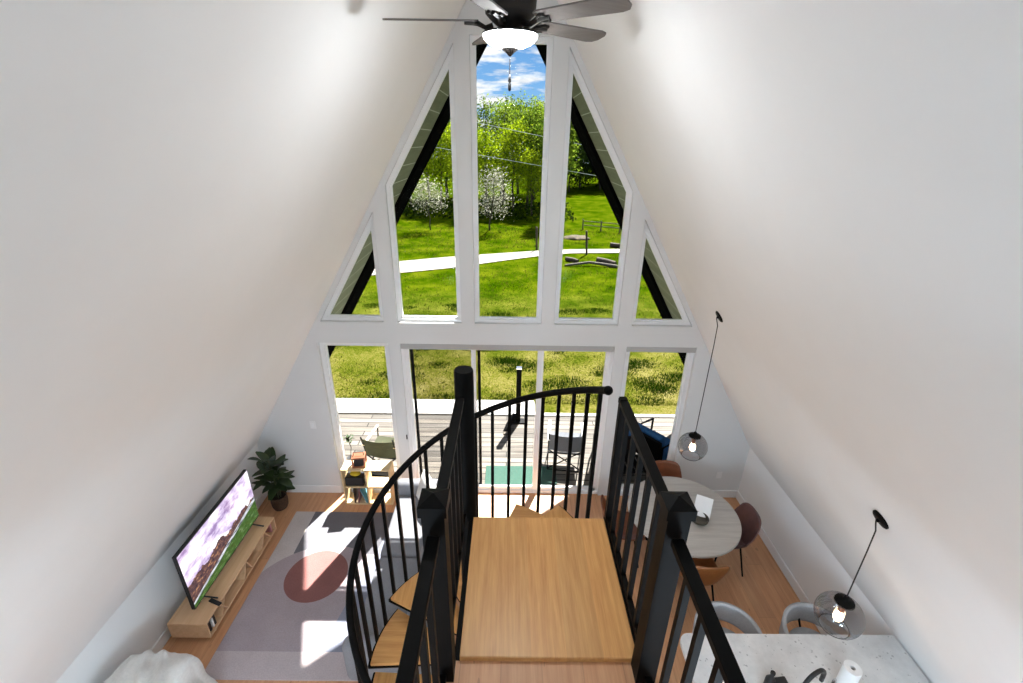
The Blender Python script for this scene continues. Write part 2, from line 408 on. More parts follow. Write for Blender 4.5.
# windows: frame ring + pane
def window(i, poly, w=.04):
    m = MB(); m.ring(poly, w, .055, .135); m.ring(inset(poly, w), .018, .075, .12)
    fr = struct(m.build('window_%d' % i, 'vinyl'))
    m = MB(); m.prism(inset(poly, w + .01), .098, .102); m.build('pane', 'pane', fr)
def topl(x): return A2 - abs(x) / (KL if x < 0 else KR)
window(1, [(xl(ZS, A2), ZS), (-1.5543, ZS), (-1.5543, topl(-1.5543))])
window(2, [(-1.3845, ZS), (-.5816, ZS), (-.5816, topl(-.5816)), (-1.3845, topl(-1.3845))])
window(3, [(-.4173, ZS), (.4173, ZS), (.4173, 5.79), (-.4173, 5.79)])
window(4, [(1.3845, ZS), (.5816, ZS), (.5816, topl(.5816)), (1.3845, topl(1.3845))])
window(5, [(xr(ZS, A2), ZS), (1.5543, ZS), (1.5543, topl(1.5543))])
window(6, [(-2.43, .05), (-1.525, .05), (-1.525, ZH), (-2.43, ZH)], .055)
window(7, [(2.43, .05), (1.525, .05), (1.525, ZH), (2.43, ZH)], .055)
# sliding door
m = MB(); m.ring([(-1.375, 0), (1.375, 0), (1.375, ZH), (-1.375, ZH)], .045, .03, .14)
m.box((-.475, .05, .04), (-.415, .10, ZH - .04)); m.box((.395, .05, .04), (.475, .10, ZH - .04))
for a, b in ((-1.33, -.445), (-.445, .435), (.435, 1.33)):
    m.box((a, .055, .045), (b, .095, .10)); m.box((a, .055, ZH - .10), (b, .095, ZH - .045))
for a in (-1.33, 1.285): m.box((a, .055, .045), (a + .045, .095, ZH - .045))
dr = struct(m.build('door_1', 'vinyl'))
m = MB(); m.box((-1.37, .004, ZH - .075), (1.37, .05, ZH - .002), bev=.004, seg=1); m.build('head_shadow_strip', 'head_shadow', dr)  # grey strip puts the shadow under the door header into colour
m = MB(); m.box((1.53, .004, ZH - .075), (2.425, .05, ZH - .002), bev=.004, seg=1); m.build('head_shadow_strip', 'head_shadow', bpy.data.objects['window_7'])  # same painted header shadow over the right window
m = MB(); m.box((-1.33, .072, .08), (1.33, .077, ZH - .08)); m.build('pane', 'pane', dr)
m = MB(); m.tube([(.43, .05, .93), (.43, .015, .95), (.43, .015, 1.12), (.43, .05, 1.14)], .01); m.build('door_handle', 'vinyl', dr, 40)
m = MB(); m.box((-1.4, -.022, .98), (-1.385, -.001, 1.05), bev=.004); m.build('latch', 'nickel', dr)
sd = thing('screen_door', 'narrow black framed sliding insect screen behind the left panel of the glass door', 'screen door', (-.825, .16, 0))
m = MB(); m.ring([(-.465, .03), (.465, .03), (.465, 2.40), (-.465, 2.40)], .038, -.012, .012); m.build('screen_frame', 'black', sd)
m = MB(); m.box((-.435, -.001, .06), (.435, .001, 2.37)); m.build('mesh', 'screen', sd)
# wall plates
def plate(name, x, z, label, cat):
    o = thing(name, label, cat, (x, 0, z))
    m = MB(); m.box((-.04, -.007, -.06), (.04, 0, .06), bev=.003, seg=1); m.build('cover_plate', 'trim', o)
    m = MB()
    if cat == 'switch': m.box((-.016, -.011, -.033), (.016, -.006, .033), bev=.002, seg=1)
    else:
        for s in (-.022, .022): m.box((-.016, -.010, s - .014), (.016, -.006, s + .014), bev=.002, seg=1)
    m.build('rocker' if cat == 'switch' else 'socket', 'vinyl', o)
plate('light_switch', -2.68, 1.19, 'white light switch on the wall above the potted plant, left of the windows', 'switch')
plate('wall_outlet', 3.11, .41, 'white wall outlet low on the wall behind the round dining table', 'outlet')

# roof overhang with siding soffit
def overhang(nm, K, X0, s):
    zb = -.15
    def P(z, d): return (s * (K * (APEX - z) + d * .86), z + d * .5)
    m = MB(); m.prism([P(zb, .012), (0, APEX + .014), (0, APEX + .3), P(zb, .26)], T, 2.45)
    r = struct(m.build('roof_' + nm, 'soffit'))
    m = MB(); m.prism([P(zb, -.04), (0, APEX - .08), (0, APEX + .012), P(zb, .01)], 1.75, 2.45)  # soffit shade behind the edge board, put in as a dark band
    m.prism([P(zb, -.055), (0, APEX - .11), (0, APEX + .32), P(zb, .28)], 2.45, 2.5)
    m.build('fascia_and_shade', 'fascia_and_shade', r)
overhang('left', KL, -3.517, -1); overhang('right', KR, 3.45, 1)

# loft floor behind the stair (catwalk, then the full loft)
m = MB(); m.box((-.30, -5.7, 2.40), (.71, -3.985, 2.60)); struct(m.build('floor_loft', M['floor']))
m = MB(); m.box((-2.4, YB, 2.40), (2.38, -5.7, 2.60)); struct(m.build('floor_upper', simple('loft_carpet', srgb(206, 206, 206), .95, var=.04, scale=60)))

# ------------------------------------------------------------------ spiral stair
PC = Vector((-.20, -3.05)); RT = .832; RISE = 2.6 / 12
st = thing('spiral_staircase', 'black steel spiral staircase with oak treads and a square oak landing', 'staircase', (PC.x, PC.y, 0))
m = MB(); m.lathe([(0, 0), (.11, 0), (.11, .012), (.056, .014), (.056, 3.645), (.052, 3.655), (0, 3.655)], 28, (-.038, 0, 0)); m.build('center_pole', 'black', st, 40)
def pol(r, a, z): return Vector((r * math.cos(R(a)), r * math.sin(R(a)), z))
def sector(r0, r1, a0, a1, n=10):
    return [tuple(pol(r1, a0 + (a1 - a0) * i / n, 0).xy) for i in range(n + 1)] + [tuple(pol(r0, a1 + (a0 - a1) * i / 3, 0).xy) for i in range(4)]
def railz(a): return 3.26 - .0078 * (a - 34)
for k in range(1, 12):
    z = 2.6 - RISE * k; e = 40.5 + 28.4 * (k - 2)
    m = MB(); m.prism(sector(.06, RT, e - 33, e), z - .032, z, 'z'); tr = m.build('tread', 'oak_x' if k % 2 else 'oak', st)
    m = MB(); m.prism(sector(.056, RT + .018, e - 33.8, e + .8), z - .046, z - .033, 'z')
    m.tube([pol(RT + .012, e - 33.5 + 34 * i / 10, z - .028) for i in range(11)], .012, 6)
    m.build('tread_frame', 'black', tr)
n = 0
for k in range(1, 11):
    e = 40.5 + 28.4 * (k - 2); z = 2.6 - RISE * k
    for da in (4, 13.5, 23):
        a = e - da
        if a < 12: continue
        m = MB(); m.bar(pol(RT + .015, a, z - .06), pol(RT + .015, a, railz(a)), .026); m.build('baluster', 'black', st)
m = MB(); m.tube([pol(RT + .015, 11 + i * 4, railz(11 + i * 4)) for i in range(58)], .025, 10)
hr = m.build('handrail', 'black', st, 60)
m = MB(); m.ball(pol(RT + .015, 11, railz(11)), .030); m.build('end_knob', 'black', hr, 180)
# landing
m = MB(); m.box((-.195 - PC.x, -3.985 - PC.y, 2.592), (.64 - PC.x, -3.115 - PC.y, 2.63), bev=.004, seg=1)
ld = m.build('landing', 'oak', st)
m = MB(); m.box((-.225 - PC.x, -4.0 - PC.y, 2.53), (.665 - PC.x, -3.10 - PC.y, 2.59))
m.box((.643 - PC.x, -3.99 - PC.y, 2.56), (.672 - PC.x, -3.10 - PC.y, 2.625)); m.build('landing_frame', 'black', ld)

# guard rails
def guard(name, label, x, y0, y1, ztop, zbot, post=None, flip=1):
    o = thing(name, label, 'railing', (x, y0, zbot))
    L = y1 - y0; H = ztop - zbot
    m = MB(); m.box((-.024, 0, H - .032), (.024, L, H), bev=.003, seg=1); m.build('top_rail', 'black', o)
    m = MB(); m.box((-.014, 0, .045), (.014, L, .075)); m.build('bottom_rail', 'black', o)
    n = int(abs(L) / .147)
    for i in range(1, n + 1):
        yy = L * i / (n + 1); m = MB(); m.box((-.0125, yy - .0125, .07), (.0125, yy + .0125, H - .03)); m.build('baluster', 'black', o)
    return o
NX = (-.255, .652)
g1 = guard('landing_railing', 'short black railing joining the left newel to the round stair pole', NX[0], -3.985, -3.13, 3.52, 2.59)
g2 = guard('landing_railing', 'short black railing along the right side of the oak landing', NX[1] + .012, -3.985, -3.105, 3.52, 2.59)
m = MB(); m.box((-.02, .84, -.06), (.02, .88, .935)); m.build('end_post', 'black', g2)
def newel_guard(x, label):
    o = guard('loft_railing', label, x, -5.6, -4.09, 3.50, 2.60)
    m = MB(); m.box((-.043, 1.522, 0), (.043, 1.608, .985)); pn = m.build('newel_post', 'black', o)
    m = MB(); q = .053; cz = .98
    bmesh_pts = [(-q, 1.565 - q), (q, 1.565 - q), (q, 1.565 + q), (-q, 1.565 + q)]
    m.prism(bmesh_pts, cz, cz + .045, 'z')
    top = m.b.verts.new((0, 1.565, cz + .072)); rim = [m.b.verts.new((p[0], p[1], cz + .0455)) for p in bmesh_pts]
    for i in range(4): m.b.faces.new((rim[i], rim[(i + 1) % 4], top))
    m.build('post_cap', 'black', pn)
newel_guard(NX[0], 'black loft railing with pyramid capped newel left of the landing')
newel_guard(NX[1], 'black loft railing with pyramid capped newel right of the landing')

# ------------------------------------------------------------------ ceiling fan
fan = thing('ceiling_fan', 'five blade ceiling fan with lit frosted bowl hanging from the ridge', 'fan', (0, -2.5, 5.41))
m = MB(); m.lathe([(0, 1.40), (.07, 1.40), (.07, 1.33), (.03, 1.26), (.013, 1.25), (.013, .16), (0, .16)], 20); m.build('downrod', 'nickel', fan, 40)
m = MB(); m.lathe([(0, .20), (.035, .20), (.05, .17), (.125, .14), (.135, .09), (.13, .03), (.10, .0), (.06, -.03), (.055, -.05), (.146, -.054), (.146, -.063), (0, -.065)], 32); m.build('motor_housing', 'nickel', fan, 40)
for k in range(5):
    a = 179 + 72 * k
    arm = MB()
    ca, sa = math.cos(R(a)), math.sin(R(a))
    Mx = Matrix.Rotation(R(a), 4, 'Z') @ Matrix.Rotation(R(-12), 4, 'X')
    m = MB(); prof = [(.17, -.045), (.20, -.058), (.60, -.072), (.64, -.06), (.66, -.03), (.66, .03), (.64, .06), (.60, .072), (.20, .058), (.17, .045)]
    m.prism(prof, -.004, .004, 'z'); bmesh.ops.transform(m.b, matrix=Mx, verts=m.b.verts[:]); bl = m.build('blade', 'blade', fan)
    m = MB(); m.tube([(.09, 0, -.02), (.13, 0, -.03), (.17, 0, -.012), (.24, 0, -.010)], [.016, .012, .014, .010], 6)
    m.tube([(.16, -.0, -.012), (.20, -.035, -.010), (.23, -.03, -.010)], .008, 6); m.tube([(.16, 0, -.012), (.20, .035, -.010), (.23, .03, -.010)], .008, 6)
    bmesh.ops.transform(m.b, matrix=Mx, verts=m.b.verts[:]); m.build('bracket', 'nickel', bl, 60)
m = MB(); m.lathe([(.140, -.0635), (.143, -.0637)] + [(.143 * math.cos(R(q)), -.064 - .062 * math.sin(R(q))) for q in range(0, 90, 9)] + [(0, -.126)], 40); m.build('light_bowl', 'bowl', fan, 180)
m = MB(); m.lathe([(.045, -.118), (.045, -.126), (.018, -.146), (.006, -.158), (0, -.16)], 16); m.build('finial', 'nickel', fan, 60)
m = MB(); m.tube([(0, 0, -.17), (0, 0, -.245)], .0028, 6); pc = m.build('pull_chain', 'nickel', fan)
m = MB(); m.lathe([(0, -.24), (.006, -.245), (.0085, -.275), (.005, -.282), (.0085, -.29), (.0085, -.315), (.004, -.322), (0, -.322)], 12); m.build('pull_fob', 'blackplastic', pc, 60)

# ------------------------------------------------------------------ pendant lamps
def pendant(x, y, zc, zg, label, rg=.155):
    o = thing('pendant_lamp', label, 'lamp', (x, y, zg), 0, 'smoked glass pendant lamps')
    H = zc - zg
    ang = math.atan2(1, KR)
    m = MB(); m.lathe([(0, 0), (.062, 0), (.062, -.010), (.055, -.016), (.012, -.018), (.009, -.034), (0, -.034)], 24)
    bmesh.ops.transform(m.b, matrix=Matrix.Translation((0, 0, H)) @ Matrix.Rotation(PI / 2 - math.atan(KR), 4, 'Y'), verts=m.b.verts[:])
    m.build('canopy', 'black', o, 40)
    m = MB(); m.tube([(-.03, 0, H - .02), (-.004, 0, H - .10), (0, 0, H - .3), (0, 0, rg + .02)], .0045, 6); m.build('cord', 'blackplastic', o, 180)
    m = MB(); m.lathe([(0, rg + .035), (.012, rg + .035), (.02, rg + .012), (.062, rg - .008), (.066, rg - .022), (.02, rg - .024), (.02, rg - .05), (0, rg - .05)], 24); m.build('cap', 'black', o, 40)
    m = MB(); m.lathe([(0, rg - .05), (.021, rg - .05), (.021, rg - .105), (.017, rg - .115), (0, rg - .115)], 16); sk = m.build('socket', 'copper', o, 40)
    m = MB(); m.lathe([(.012, rg - .11), (.016, rg - .125), (.030, rg - .155), (.032, rg - .175), (.022, rg - .2), (0, rg - .208)], 16); m.build('bulb', 'bulb', o, 180)
    m = MB(); m.lathe([(rg * math.sin(R(q)), rg * math.cos(R(q))) for q in range(22, 146, 4)], 40)
    m.build('shade', 'smoke', o, 180)
    m = MB(); q = R(142); m.tube([(rg * math.sin(q) * math.cos(2 * PI * i / 40), rg * math.sin(q) * math.sin(2 * PI * i / 40), rg * math.cos(q)) for i in range(41)], .003, 6)
    m.build('rim', 'black', o, 180)
pendant(2.05, -1.20, 3.315, 1.79, 'smoked glass globe pendant hanging over the round table')
pendant(2.44, -3.10, 2.635, 1.72, 'smoked glass globe pendant hanging over the flecked counter')

# out-of-view fill lamps added behind and below to brighten the room
def fill_lamp(x, y, z, label, r=.2, mt='fill_diffuser'):
    o = thing('fill_lamp', label, 'lamp', (x, y, z), 0, 'added fill lamps')
    m = MB(); m.lathe([(0, .05), (.035, .05), (r + .015, .03), (r + .015, 0), (r, 0), (r, .02), (0, .02)], 28); m.build('fixture', 'nickel', o, 40)
    m = MB(); m.lathe([(r - .002, .008), (r * .9, -.03), (r * .5, -.055), (0, -.06)], 28); m.build('fill_diffuser', mt, o, 180)
    return o
for i, y in enumerate((-6.9, -8.1, -9.3)):
    fill_lamp(0, y, 6.58, ('added round fill lamp on the ridge nearest behind the fan', 'added round fill lamp on the ridge between two like it', 'added round fill lamp on the ridge by the rear gable')[i], .26)
for x, y, lab in ((-1.6, -6.0, 'added round fill lamp under the loft on the sofa side, the one closer to the stair'), (1.5, -6.0, 'added round fill lamp under the loft above the kitchen, the one closer to the stair'),
                  (-1.6, -8.0, 'added round fill lamp under the loft on the sofa side, deeper in'), (1.5, -8.0, 'added round fill lamp under the loft above the kitchen, deeper in')):
    fill_lamp(x, y, 2.345, lab, .24, 'fill_diffuser_low')

for x, lab in ((-1.3, 'large opal fill globe added under the loft edge on the sofa side'), (1.3, 'large opal fill globe added under the loft edge in the kitchen aisle')):  # unseen globes added as fill light for slopes and knee walls
    o = thing('fill_globe', lab, 'lamp', (x, -5.75, 1.70), 0, 'added fill globes')
    m = MB(); m.tube([(0, 0, .27), (0, 0, .70)], .006, 6); m.lathe([(0, .70), (.06, .70), (.06, .675), (0, .67)], 20); m.lathe([(0, .31), (.05, .31), (.07, .265), (0, .265)], 20); m.build('cord', 'nickel', o)
    m = MB(); m.ball((0, 0, 0), .28, 28, 18); m.build('globe', 'globe', o, 180)

# ------------------------------------------------------------------ living room
m = MB(); m.box((-2.94, -2.6, .001), (-.75, -.4, .013), bev=.005, seg=1)
tag(m.build('rug', 'rug'), 'large muted rug with a red brown circle and grey shapes on the oak floor', 'rug')

ts = thing('tv_stand', 'long low pale wood tv stand with open zigzag shelves along the left wall', 'tv stand', (-3.225, -1.51, 0))
m = MB(); m.box((-.20, -.73, .265), (.20, .73, .285), bev=.003, seg=1); m.build('top_panel', 'ply', ts)
m = MB(); m.box((-.20, -.73, .075), (.20, .73, .093), bev=.003, seg=1); m.build('bottom_panel', 'ply', ts)
for y in (-.73, .712): m = MB(); m.box((-.20, y, .093), (.20, y + .018, .265)); m.build('side_panel', 'ply', ts)
m = MB(); m.box((-.20, -.712, .093), (-.19, .712, .265)); m.build('back_panel', 'ply', ts)
for y, dy in ((-.50, .10), (-.40, -.10), (-.05, .08), (.12, -.08), (.36, .10), (.58, -.1)):
    m = MB(); m.prism([(y - .008, .093), (y + .008, .093), (y + dy + .008, .265), (y + dy - .008, .265)], -.18, .196, 'x'); m.build('divider', 'ply', ts)
for x in (-.14, .15):
    for y in (-.6, .6):
        m = MB(); m.tube([(x, y, 0), (x * .9, y * .93, .075)], [.014, .02], 8); m.build('leg', 'ply', ts)
tv = thing('television', 'large flat television showing violet clouds over green hills on the low stand', 'television', (-3.2, -1.47, .285))
m = MB(); m.box((-.03, -.655, .055), (.012, .655, .80), bev=.006, seg=1); m.build('housing', 'blackplastic', tv)
m = MB(); m.box((.0, -.645, -.355), (.004, .645, .355)); m.build('screen', 'tv', tv, loc=(.0105, 0, .43))
for y in (-.50, .50):
    m = MB(); m.tube([(-.11, y - .02, .008), (-.01, y, .06), (.13, y + .02, .008)], .009, 6); m.build('foot', 'blackplastic', tv)
# small things in the stand
cub = [(-.66, .13, 'magdark', 'dark book'), (-.615, .12, 'paper', 'white book'), (-.585, .14, 'magdark', 'black book'), (.66, .13, 'magred', 'reddish book')]
for i, (y, h, mt, nm) in enumerate(cub):
    m = MB(); m.box((-.08, -.011, 0), (.08, .011, h), bev=.002, seg=1); b = m.build('book', mt, loc=(-3.13, -1.51 + y, .0935))
    tag(b, nm + ' standing in the ' + ('nearest' if i < 3 else 'farthest') + ' cubby of the tv stand' + (', against its side' if i == 0 else ', between two books' if i == 1 else ''), 'book', 'books in the tv stand')
m = MB(); m.box((-.02, -.075, 0), (.02, .075, .018), bev=.005); tag(m.build('remote_control', 'blackplastic', loc=(-3.07, -2.0, .286), rot=(0, 0, R(70))), 'black remote control lying before the television foot', 'remote')

# fiddle leaf plant
pl = thing('potted_plant', 'fiddle leaf fig in a brown woven pot in the far left corner', 'plant', (-3.20, -.31, 0))
m = MB(); m.lathe([(0, .004), (.085, .0), (.105, .05), (.112, .14), (.105, .2), (.11, .215), (.098, .215), (.095, .19), (0, .185)], 24); m.build('pot', 'pot', pl, 60)
m = MB(); m.lathe([(0, .192), (.094, .19)], 20); m.build('soil', 'soil', pl)
stems = []
m = MB()
for i in range(4):
    a = i * 1.7; tip = Vector((.07 * math.cos(a), .07 * math.sin(a) - .02, .62 + .09 * i)); p0 = Vector((.03 * math.cos(a), .03 * math.sin(a), .19)); md = (p0 + tip) / 2 + Vector((.015, .0, 0))
    m.tube([p0, md, tip], [.008, .007, .004], 6); stems.append((p0, md, tip))
m.build('stem', 'stem', pl, 180)
m = MB()
def leaf(m, base, yaw, pitch, L, W, droop=.25, n=6):
    Mx = Matrix.Translation(base) @ Matrix.Rotation(yaw, 4, 'Z') @ Matrix.Rotation(-pitch, 4, 'Y')
    rows = []
    for i in range(n + 1):
        u = i / n; w = W * (math.sin(PI * min(1, u ** .75 * .96 + .02)) ** .8) * (.55 + .45 * u) + .002
        z = -droop * L * u * u
        rows.append([m.b.verts.new(Mx @ Vector((u * L, s * w * .5, z + abs(s) * w * .16))) for s in (-1, 0, 1)])
    for A, B in zip(rows, rows[1:]):
        for j in range(2): m.b.faces.new((A[j], B[j], B[j + 1], A[j + 1]))
rl = random.Random(3)
for si, (a, b, c) in enumerate(stems):
    for i in range(9):
        u = .32 + .68 * i / 8; p = a.lerp(b, u * 2) if u < .5 else b.lerp(c, u * 2 - 1)
        leaf(m, p, si * 1.7 + i * 2.4 + rl.uniform(-.3, .3), R(rl.uniform(5, 40) + 35 * (i > 6)), rl.uniform(.20, .28), rl.uniform(.14, .185))
m.build('foliage', 'fiddle', pl, 180, recalc=False)

# pale bean bag in the near left corner
m = MB(); vs = m.box((-.46, -.42, 0), (.42, .42, .55))
bmesh.ops.subdivide_edges(m.b, edges=m.b.edges[:], cuts=22, use_grid_fill=True)
for v in m.b.verts:
    p = v.co.copy(); u = Vector((p.x / .46, p.y / .42, (p.z - .27) / .28))
    k = max(abs(u.x), abs(u.y), abs(u.z)); ln = (abs(u.x) ** 4.5 + abs(u.y) ** 4.5 + abs(u.z) ** 4.5) ** (1 / 4.5)
    f = k / ln if ln else 1
    q = Vector((u.x * f * .46, u.y * f * .42, .27 + u.z * f * .28))
    if q.z > .05:
        w = noise.noise(Vector((p.x * 3.2, p.y * 3.2 + p.z * 4, p.z * 2.5))); w2 = 1 - abs(noise.noise(Vector((p.x * 4 + p.y * 3, p.y * 1.5, p.z * 3 + 7))))
        q += u.normalized() * (.07 * w + .10 * w2 - .085)
    taper = 1 - .18 * max(0, q.z) / .55
    v.co = Vector((q.x * taper * .93, q.y * taper, max(0, q.z) * (1.24 + .05 * u.x)))
o = m.build('bean_bag', 'cream', None, 180, loc=(-3.02, -3.03, 0), rot=(0, 0, R(-6)))
tag(o, 'pale wrinkled fabric bean bag on the floor by the left wall', 'bean bag')

# sofa
so = thing('sofa', 'grey upholstered sofa with rounded arms under the spiral stair', 'sofa', (-1.05, -1.50, 0))
def soft(lo, hi, name, mat, par, bev=.06, seg=5, rot=None, loc=None, puff=0):
    m = MB(); m.box(lo, hi, bev=bev, seg=seg, rot=rot)
    return m.build(name, mat, par, 180 if bev > .03 else 40, loc=loc)
soft((-.38, -1.0, .09), (.43, 1.0, .28), 'base', 'sofa', so, .03, 3)
for y in (-.995, .005): soft((-.40, y, .27), (.24, y + .99, .44), 'seat_cushion', 'sofa', so, .055)
for y in (-.98, .01): soft((.12, y, .40), (.34, y + .96, .72), 'back_cushion', 'sofa', so, .08)
soft((.26, -1.0, .2), (.45, 1.0, .70), 'backrest', 'sofa', so, .06)
for y in (-1.17, .99): soft((-.44, y, .08), (.45, y + .18, .60), 'arm', 'sofa', so, .08)
for x in (-.36, .38):
    for y in (-1.08, 1.08): m = MB(); m.tube([(x, y, 0), (x, y, .1)], [.016, .024], 10); m.build('leg', 'blackplastic', so)
pw = thing('throw_pillow', 'cream throw pillow with a fringed edge at the far end of the sofa', 'pillow', (-1.03, -.66, .62), R(-60))
m = MB(); vs = m.box((-.2, -.06, -.2), (.2, .06, .2)); bmesh.ops.subdivide_edges(m.b, edges=m.b.edges[:], cuts=9, use_grid_fill=True)
for v in m.b.verts:
    e = max(abs(v.co.x), abs(v.co.z)) / .2; v.co.y *= max(.12, math.sqrt(max(0, 1 - e ** 3)) * 1.25)
bmesh.ops.rotate(m.b, cent=(0, 0, 0), matrix=Euler((R(-18), 0, 0)).to_matrix(), verts=m.b.verts[:]); m.build('cushion', 'cream', pw, 180)
m = MB()
for i in range(25):
    for sx in (-1, 1):
        z = -.19 + .38 * i / 24; m.tube([(sx * .196, .0, z), (sx * .235, .0, z - .006)], .006, 5)
bmesh.ops.rotate(m.b, cent=(0, 0, 0), matrix=Euler((R(-18), 0, 0)).to_matrix(), verts=m.b.verts[:]); m.build('fringe', 'cream', pw)

# console by the left window
cs = thing('console_shelf', 'pale wood console shelf standing before the left window', 'shelf', (-1.96, -.135, 0))
m = MB(); m.box((-.34, -.11, .595), (.34, .11, .615), bev=.002, seg=1); m.build('top_panel', 'pine', cs)
for x in (-.34, -.01, .322): m = MB(); m.box((x, -.11, .02), (x + .018, .11, .595)); m.build('upright_panel', 'pine', cs)
m = MB(); m.box((-.322, -.11, .30), (.322, .11, .316)); m.build('shelf_board', 'pine', cs)
m = MB(); m.box((-.34, -.11, .0), (.34, .11, .02)); m.build('bottom_panel', 'pine', cs)
m = MB(); m.box((-.13, -.08, 0), (.13, .08, .15), bev=.015); bk = m.build('storage_bin', 'blackplastic', loc=(-2.135, -.15, .3175)); tag(bk, 'black bin on the upper shelf of the pale console', 'bin')
m = MB(); m.ball((0, 0, 0), .07, sc=(1.1, .8, .45)); tag(m.build('yellow_cloth', 'yellow', None, 180, loc=(-2.13, -.16, .495)), 'crumpled yellow cloth lying on the black bin in the console', 'cloth')
lan = thing('lantern', 'copper framed box lantern with carrying handle on the pale console', 'lantern', (-2.06, -.13, .616), R(8))
m = MB(); m.box((-.09, -.07, 0), (.09, .07, .02)); m.build('base', 'copper', lan)
m = MB(); m.box((-.09, -.07, .15), (.09, .07, .17)); m.build('top_panel', 'copper', lan)
for x in (-.08, .08):
    for y in (-.06, .06): m = MB(); m.box((x - .01, y - .01, .02), (x + .01, y + .01, .15)); m.build('corner_post', 'copper', lan)
m = MB(); m.box((-.065, -.05, .02), (.065, .05, .15)); m.build('core', 'blackplastic', lan)
m = MB(); m.tube([(-.07, 0, .17), (-.065, 0, .22), (.065, 0, .22), (.07, 0, .17)], .006, 6); m.build('handle', 'blackplastic', lan)
for i, (x, mt, nm, tl) in enumerate(((-2.16, 'magdark', 'dark', .0), (-2.11, 'magred', 'pinkish', .12), (-1.99, 'magblue', 'pale blue', -.3))):
    m = MB(); m.box((-.006, -.1, 0), (.006, .1, .25)); b = m.build('record_sleeve', mt, loc=(x, -.14, .0225), rot=(0, tl, 0)); tag(b, nm + ' record sleeve leaning in the bottom of the pale console', 'record', 'records in the console')

# ------------------------------------------------------------------ dining corner
tb = thing('dining_table', 'round grey topped dining table on a black pedestal', 'table', (2.15, -1.10, 0))
m = MB(); m.lathe([(0, .715), (.63, .715), (.65, .727), (.65, .743), (.645, .75), (0, .75)], 72); m.build('tabletop', 'tabletop', tb, 40)
m = MB(); m.lathe([(0, .715), (.2, .715), (.2, .70), (.05, .66), (.045, .08), (0, .08)], 24); m.build('pedestal', 'black', tb, 40)
for k in range(4):
    a = PI / 4 + k * PI / 2; m = MB(); m.tube([(.03 * math.cos(a), .03 * math.sin(a), .10), (.22 * math.cos(a), .22 * math.sin(a), .06), (.40 * math.cos(a), .40 * math.sin(a), .02)], [.03, .026, .02], 8); m.build('foot', 'black', tb)
bw = thing('card_holder', 'dark round dish on the grey table holding a white card', 'dish', (2.29, -1.24, .75))
m = MB(); m.lathe([(0, 0), (.07, 0), (.10, .03), (.105, .06), (.098, .06), (.09, .03), (0, .015)], 28); m.build('dish', 'darkbowl', bw, 60)
cd = MB(); cd.box((-.095, -.0015, 0), (.095, .0015, .25)); tag(cd.build('menu_card', 'paper', None, loc=(2.325, -1.20, .768), rot=(R(-48), 0, R(-28))), 'white card tilted in the dark dish on the round table', 'card')

def dining_chair(mat, label, x, y, rz):
    o = thing('dining_chair', label, 'chair', (x, y, 0), rz, 'moulded dining chairs')
    def f(u, v):                       # v across, u from the front edge over the seat up the back; chair faces +x
        s = (v - .5) * 2
        if u < .5:
            k = u / .5; x_ = .22 - .40 * k; z_ = .455 - .03 * math.sin(PI * min(1, k * 1.1)) + (.012 if k < .01 else 0); w = .225 + .015 * k
            z_ += (.035 + .06 * k) * abs(s) ** 3; return Vector((x_, s * w, z_))
        k = (u - .5) / .5; a = k * R(78); x_ = -.18 - .07 * math.sin(a) - .035 * k; z_ = .43 + .08 * (1 - math.cos(a)) + .33 * k ** 1.1; w = .24 - .035 * k ** 3
        x_ += .085 * abs(s) ** 2.4 * (1 - .35 * k); cut = .05 * abs(s) ** 6 * k ** 2
        return Vector((x_, s * w, z_ + .095 * abs(s) ** 3 * (1 - k) - cut))
    m = MB(); m.surf(f, 22, 16, .014); m.build('seat_shell', mat, o, 180)
    m = MB(); m.box((-.14, -.15, .405), (.14, .15, .42)); m.build('seat_frame', 'black', o)
    for sx in (-1, 1):
        for sy in (-1, 1): m = MB(); m.tube([(sx * .12, sy * .13, .42), (sx * .20, sy * .21, 0)], [.012, .009], 8); m.build('leg', 'black', o)
    return o
dining_chair('tan', 'caramel moulded chair nearest the kitchen counter, back turned to the counter', 2.16, -1.66, R(90))
dining_chair('plum', 'plum brown moulded chair at the round table by the right wall', 2.71, -1.16, R(180))
dining_chair('leather', 'brown moulded chair between the round table and the right window', 2.18, -.50, R(-90))
dining_chair('leather', 'brown moulded chair on the stair side of the round table', 1.46, -1.05, R(0))

# ------------------------------------------------------------------ kitchen island
isl = thing('kitchen_island', 'white kitchen island cabinet under the flecked counter', 'cabinet', (2.6, -3.35, 0))
m = MB(); m.box((-.85, -.33, .08), (.825, .33, .868)); m.build('body', 'trim', isl)
m = MB(); m.box((-.82, -.28, 0), (.825, .30, .08)); m.build('plinth', 'trim', isl)
m = MB(); rr = .09; pts = []
for cx, cy, a0 in ((1.53 + rr, -2.70 - rr, 90), (1.53 + rr, -3.72 + rr, 180)):
    pts += [(cx + rr * math.cos(R(a0 + 9 * i)), cy + rr * math.sin(R(a0 + 9 * i))) for i in range(11)]
pts += [(3.43, -3.72), (3.43, -2.70)]
m.prism(pts, .87, .91, 'z'); tag(m.build('countertop', 'quartz'), 'white counter of flecked quartz with a rounded corner, over the island', 'countertop')

